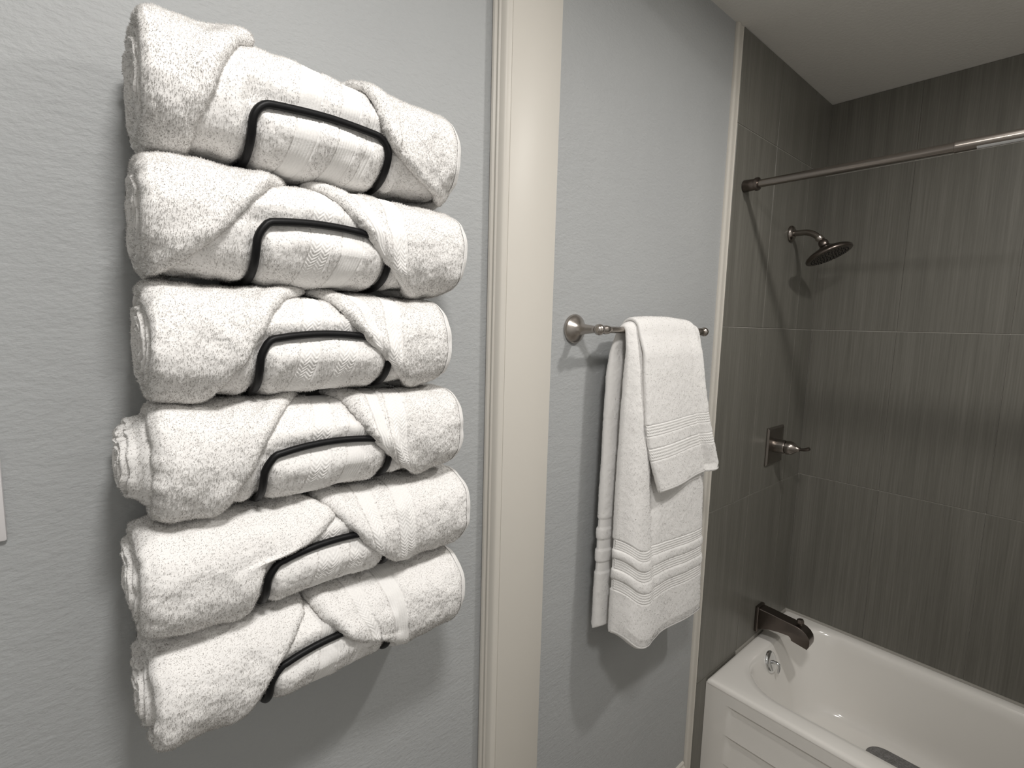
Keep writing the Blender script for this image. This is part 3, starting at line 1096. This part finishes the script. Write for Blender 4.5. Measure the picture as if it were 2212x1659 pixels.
TX0, TX1, TY0, TY1 = AX, XC - 0.002, -1.518, -0.0102
ocx, ocy, ohx, ohy = (TX0 + TX1) / 2, (TY0 + TY1) / 2, (TX1 - TX0) / 2, (TY1 - TY0) / 2
# inner opening: x 1.716..2.292, y -0.072..-1.44
icx, icy, ihx, ihy = (1.716 + 2.292) / 2, (-0.072 - 1.44) / 2, (2.292 - 1.716) / 2, (1.44 - 0.072) / 2
loops = [rrect(ocx, ocy, ohx + 0.0006, ohy, 0.004, RIM - 0.0162),
         rrect(ocx, ocy, ohx + 0.0006, ohy, 0.004, RIM - 0.015),
         rrect(ocx, ocy, ohx - 0.0022, ohy - 0.0022, 0.006, RIM - 0.007),
         rrect(ocx, ocy, ohx - 0.007, ohy - 0.007, 0.010, RIM - 0.002),
         rrect(ocx, ocy, ohx - 0.014, ohy - 0.014, 0.014, RIM),
         rrect(icx, icy, ihx + 0.022, ihy + 0.022, 0.17, RIM - 0.001),
         rrect(icx, icy, ihx + 0.006, ihy + 0.006, 0.165, RIM - 0.0025),
         rrect(icx, icy, ihx, ihy, 0.16, RIM - 0.007),
         rrect(icx, icy, ihx - 0.006, ihy - 0.006, 0.155, RIM - 0.018)]
for k in range(1, 9):
    f = k / 8
    loops.append(rrect(icx + 0.012 * f, icy + 0.015 * f, ihx - 0.006 - 0.062 * f, ihy - 0.006 - 0.095 * f, 0.155, RIM - 0.018 - 0.235 * f))
for f, z in ((0.30, 0.086), (0.62, 0.073), (1.0, 0.068)):
    loops.append(rrect(icx + 0.012, icy + 0.015, ihx - 0.068 - 0.035 * f, ihy - 0.101 - 0.05 * f, 0.14, z))
loops.append(rrect(icx + 0.012, icy + 0.015, 0.08, 0.40, 0.06, 0.066))
bm = bmesh.new()
BV = [[bm.verts.new(p) for p in lp] for lp in loops]
n = len(BV[0])
for a, b in zip(BV[:-1], BV[1:]):
    for k in range(n):
        bm.faces.new((a[k], a[(k + 1) % n], b[(k + 1) % n], b[k]))
bm.faces.new(BV[-1])
bm_obj('basin', bm, ENAMEL, tub, smooth=True, angle=70)

# apron with stepped horizontal ledges
zs = [0.0, 0.02, 0.060, 0.0835, 0.0855, 0.088, 0.14, 0.1915, 0.1935, 0.196, 0.25, 0.3015, 0.3035, 0.306, 0.32, 0.335, 0.3485]
ya = [TY1, -0.05, -0.080, -0.086, -0.092, -0.099, -0.106, -0.115] + list(np.linspace(-0.14, -1.40, 24)) + [-1.42, -1.43, -1.44, -1.46, TY0]


def apron_depth(y, z):
    ins = sstep(0.0, 1.0, np.array((-0.086 - y) / 0.020)) * sstep(0.0, 1.0, np.array((y + 1.44) / 0.02))
    d = 0.0
    for top in (0.3035, 0.1935, 0.0855):
        bot = top - 0.110
        if bot < z <= top - 0.001:
            t = (top - z) / 0.110
            d = 0.0065 * (1 - t) ** 0.8
    return float(ins) * d


bm = bmesh.new()
gv = [[bm.verts.new((AX + apron_depth(y, z), y, z)) for z in zs] for y in ya]
for a, b in zip(gv[:-1], gv[1:]):
    for k in range(len(zs) - 1):
        bm.faces.new((a[k], a[k + 1], b[k + 1], b[k]))
# give it thickness
bk0 = [bm.verts.new((AX + 0.03, ya[0], z)) for z in zs]
bk1 = [bm.verts.new((AX + 0.03, ya[-1], z)) for z in zs]
for g, bk in ((gv[0], bk0), (gv[-1], bk1)):
    for k in range(len(zs) - 1):
        bm.faces.new((g[k], g[k + 1], bk[k + 1], bk[k]))
bm_obj('apron', bm, ENAMEL, tub, smooth=True, angle=32)

# overflow plate with its lever, on the end wall of the basin
ov = lathe_obj('overflow_plate', [(0.0, 0.040), (0.004, 0.0405), (0.008, 0.038), (0.011, 0.031), (0.0125, 0.014), (0.013, 0.0)],
               (1.985, -0.0890, 0.312), (0, -0.95, 0.31), CHROME, tub)
bm = sweep([(1.985, -0.098, 0.315), (1.985, -0.113, 0.319), (1.985, -0.122, 0.316), (1.985, -0.124, 0.304), (1.985, -0.122, 0.281)],
           [0.0075, 0.006, 0.0055, 0.005, 0.004], 12)
bm_obj('trip_lever', bm, CHROME, ov, smooth=True, angle=60)

# grey mat on the floor of the tub
def mat_outline(x0, x1, y0, y1, r, n=8):
    p = []
    for cx, cy, a0 in ((x1 - r, y1 - r, 0), (x0 + r, y1 - r, PI / 2), (x0 + r, y0 + r, PI), (x1 - r, y0 + r, 1.5 * PI)):
        for k in range(n + 1):
            a = a0 + PI / 2 * k / n
            p.append((cx + r * math.cos(a), cy + r * math.sin(a)))
    return p


bm = bmesh.new()
o1 = mat_outline(1.83, 2.163, -1.15, -0.395, 0.05)
c = [(1.83 + 2.163) / 2, (-1.15 - 0.395) / 2]
levels = [(1.0, 0.0690), (1.0, 0.080), (0.992, 0.0835), (0.97, 0.085)]
lv = [[bm.verts.new((c[0] + (x - c[0]) * f, c[1] + (y - c[1]) * f, z)) for x, y in o1] for f, z in levels]
for a, b in zip(lv[:-1], lv[1:]):
    for k in range(len(o1)):
        bm.faces.new((a[k], a[(k + 1) % len(o1)], b[(k + 1) % len(o1)], b[k]))
bm.faces.new(lv[0])
bm.faces.new(lv[-1])
tag(bm_obj('bath_mat', bm, MATG, None, smooth=True, angle=40), 'grey textured bath mat lying on the floor of the white tub', 'mat')

# ------------------------------------------------------------------ spout, valve, shower, curtain rod
SX = 2.035
sp = empty('tub_spout', (SX, -0.01, 0.42))
tag(sp, 'dark nickel tub spout with a diverter knob, jutting over the tub end', 'faucet')
box('wall_plate', (SX - 0.029, -0.024, 0.392), (SX + 0.029, -0.0098, 0.496), DARKNI, sp, bevel=0.003)
# body: side profile swept across x with a flat top and rounded nose
top = [(-0.020, 0.470), (-0.06, 0.468), (-0.10, 0.465), (-0.14, 0.4625), (-0.165, 0.460), (-0.182, 0.455), (-0.196, 0.446), (-0.205, 0.434), (-0.209, 0.420), (-0.2085, 0.404)]
bot = [(-0.202, 0.388), (-0.150, 0.396), (-0.147, 0.405), (-0.138, 0.411), (-0.10, 0.408), (-0.06, 0.400), (-0.035, 0.390), (-0.020, 0.382)]
top = [(y, z + 0.020) for y, z in top]
bot = [(y, z + 0.020) for y, z in bot]
prof = top + bot
bm = bmesh.new()
rings = []
for f, dx in ((0.94, -0.0255), (1.0, -0.0235), (1.0, 0.0235), (0.94, 0.0255)):
    cy_, cz_ = -0.11, 0.45
    rings.append([bm.verts.new((SX + dx, cy_ + (y - cy_) * (f if f < 1 else 1), cz_ + (z - cz_) * f)) for y, z in prof])
for a, b in zip(rings[:-1], rings[1:]):
    for k in range(len(prof)):
        bm.faces.new((a[k], a[(k + 1) % len(prof)], b[(k + 1) % len(prof)], b[k]))
bm.faces.new(rings[0])
bm.faces.new(rings[-1])
bm_obj('spout_body', bm, DARKNI, sp, smooth=True, angle=35)
kn = lathe_obj('diverter_knob', [(0, 0.005), (0.010, 0.0055), (0.012, 0.010), (0.014, 0.0125), (0.024, 0.0125), (0.027, 0.010), (0.028, 0.0)],
               (SX, -0.168, 0.476), (0, 0.12, 1), DARKNI, sp, n=6, angle=20)

va = empty('shower_valve', (2.04, -0.01, 1.145))
tag(va, 'nickel single-lever shower valve with a square plate on the grey tiles', 'faucet')
bm = bmesh.new()
bx0, bx1, bz0, bz1 = 1.972, 2.116, 1.072, 1.218
lv = []
for ins, y in ((0.0, -0.0097), (0.0, -0.0135), (0.006, -0.019), (0.030, -0.022)):
    lv.append([bm.verts.new(p) for p in ((bx0 + ins, y, bz0 + ins), (bx1 - ins, y, bz0 + ins), (bx1 - ins, y, bz1 - ins), (bx0 + ins, y, bz1 - ins))])
for a, b in zip(lv[:-1], lv[1:]):
    for k in range(4):
        bm.faces.new((a[k], a[(k + 1) % 4], b[(k + 1) % 4], b[k]))
bm.faces.new(lv[0])
bm.faces.new(lv[-1])
bm_obj('square_plate', bm, MIDNI, va)
lathe_obj('sleeve', [(0, 0.027), (0.030, 0.026), (0.034, 0.0245), (0.035, 0.021), (0.038, 0.021)], (2.044, -0.021, 1.145), (0, -1, 0), MIDNI, va)
lathe_obj('handle_cap', [(0, 0.022), (0.001, 0.0265), (0.008, 0.0268), (0.018, 0.0245), (0.027, 0.0195), (0.033, 0.014), (0.037, 0.0105), (0.046, 0.0088), (0.048, 0.0)],
          (2.044, -0.059, 1.145), (0, -1, 0.02), MIDNI, va)
bm = sweep([(2.044, -0.100, 1.146), (2.044, -0.112, 1.1465), (2.044, -0.122, 1.148), (2.044, -0.132, 1.152), (2.044, -0.137, 1.155)],
           [0.0075, 0.0085, 0.0105, 0.0115, 0.0100], 14, flat=0.62)
bm_obj('lever', bm, DARKNI, va, smooth=True, angle=50)

sh = empty('rain_shower', (SX, -0.01, 1.942))
tag(sh, 'dark nickel rain shower head on a bent arm from the tiled wall', 'shower')
lathe_obj('flange', [(0, 0.029), (0.004, 0.0295), (0.009, 0.027), (0.014, 0.018), (0.016, 0.012)], (SX, -0.0096, 1.940), (0, -1, 0), MIDNI, sh)
arm = [(SX, -0.02, 1.940)]
for a in np.linspace(0, math.radians(43), 9):
    arm.append((SX, -0.052 - 0.07 * math.sin(a), 1.940 - 0.07 * (1 - math.cos(a))))
ly, lz = arm[-1][1], arm[-1][2]
da = (-math.cos(math.radians(43)), -math.sin(math.radians(43)))
arm.append((SX, ly + da[0] * 0.010, lz + da[1] * 0.010))
bm_obj('arm', sweep(arm, 0.0105, 16), MIDNI, sh, smooth=True, angle=60)
e0 = Vector((SX, ly + da[0] * 0.006, lz + da[1] * 0.006))
dv = Vector((0, da[0], da[1]))
lathe_obj('collar', [(0, 0.0130), (0.004, 0.0135), (0.006, 0.0122), (0.016, 0.0122), (0.017, 0.010)], e0, dv, NICKEL, sh)
hn = Vector((0, -0.43, -0.90)).normalized()          # where the face looks
hc = Vector((SX, -0.141, 1.858))
e1 = e0 + dv * 0.016
lathe_obj('swivel', [(0, 0.010), (0.006, 0.0145), (0.014, 0.0165), (0.022, 0.0150), (0.028, 0.013)], e1, (hc - hn * 0.02 - e1), DARKNI, sh)
hd = lathe_obj('head', [(-0.034, 0.013), (-0.030, 0.018), (-0.024, 0.026), (-0.018, 0.042), (-0.011, 0.060), (-0.004, 0.071), (0.002, 0.0755), (0.007, 0.0750), (0.009, 0.0725), (0.0095, 0.069)],
               hc, hn, DARKNI, sh, n=48)
lathe_obj('face', [(0.0, 0.0690), (0.0095, 0.0690), (0.0100, 0.064), (0.0105, 0.0)], hc, hn, DARKNI, hd, n=48)
bm = bmesh.new()
ux = Vector((1, 0, 0))
uy = hn.cross(ux)
for rr_, cnt in ((0.010, 6), (0.020, 12), (0.030, 18), (0.040, 24), (0.050, 30), (0.059, 34)):
    for k in range(cnt):
        a = 2 * PI * k / cnt + rr_ * 40
        p = hc + hn * 0.0095 + rr_ * (math.cos(a) * ux + math.sin(a) * uy)
        bmesh.ops.create_cone(bm, cap_ends=True, segments=6, radius1=0.0024, radius2=0.0016, depth=0.005,
                              matrix=Matrix.Translation(p) @ hn.to_track_quat('Z', 'Y').to_matrix().to_4x4())
nz_ = bm_obj('nozzles', bm, NOZZLE, hd)
nz_['kind'] = 'stuff'

RX, RZ = 1.640, 2.033
rod = empty('curtain_rod', (RX, -0.01, RZ))
tag(rod, 'brushed nickel shower curtain rod spanning above the tub', 'curtain rod')
for y, sg in ((-0.0098, -1), (-1.528, 1)):
    lathe_obj('end_cap', [(0, 0.0165), (0.002, 0.0185), (0.034, 0.0168), (0.036, 0.0160), (0.037, 0.0195), (0.042, 0.0200), (0.046, 0.0190), (0.048, 0.0135)],
              (RX, y, RZ), (0, sg, 0), DARKNI, rod)
lathe_obj('thin_tube', [(0, 0.0118), (0.50, 0.0118)], (RX, -0.030, RZ), (0, -1, 0), MIDNI, rod)
lathe_obj('thick_tube', [(0, 0.0121), (0.0008, 0.0142), (0.004, 0.0142), (0.006, 0.0136), (0.995, 0.0136)], (RX, -0.518, RZ), (0, -1, 0), MIDNI, rod)
# paper label stuck under the thicker tube
bm = bmesh.new()
pr_ = []
for k in range(9):
    a = math.radians(222 + k * 5)
    pr_.append((RX + 0.01375 * math.cos(a), RZ + 0.01375 * math.sin(a)))
ra = [bm.verts.new((x, -0.560, z)) for x, z in pr_]
rb = [bm.verts.new((x, -0.640, z)) for x, z in pr_]
for k in range(8):
    bm.faces.new((ra[k], ra[k + 1], rb[k + 1], rb[k]))
bm_obj('label', bm, PAPER, rod, smooth=True)

# ------------------------------------------------------------------ light switch
sw = empty('light_switch', (-0.096, 0.0, 1.381))
tag(sw, 'white plastic light switch plate on the grey wall left of the towels', 'light switch')
box('cover_plate', (-0.131, -0.0065, 1.3235), (-0.061, -0.0003, 1.4385), PLASTIC, sw, bevel=0.0025)
tg = box('toggle', (-0.102, -0.016, 1.374), (-0.090, -0.006, 1.388), PLASTIC, sw, bevel=0.002)
for z in (1.350, 1.412):
    lathe_obj('screw', [(0, 0.0032), (0.0008, 0.0030), (0.0012, 0.0)], (-0.096, -0.0064, z), (0, -1, 0), PLASTIC, sw, n=10)
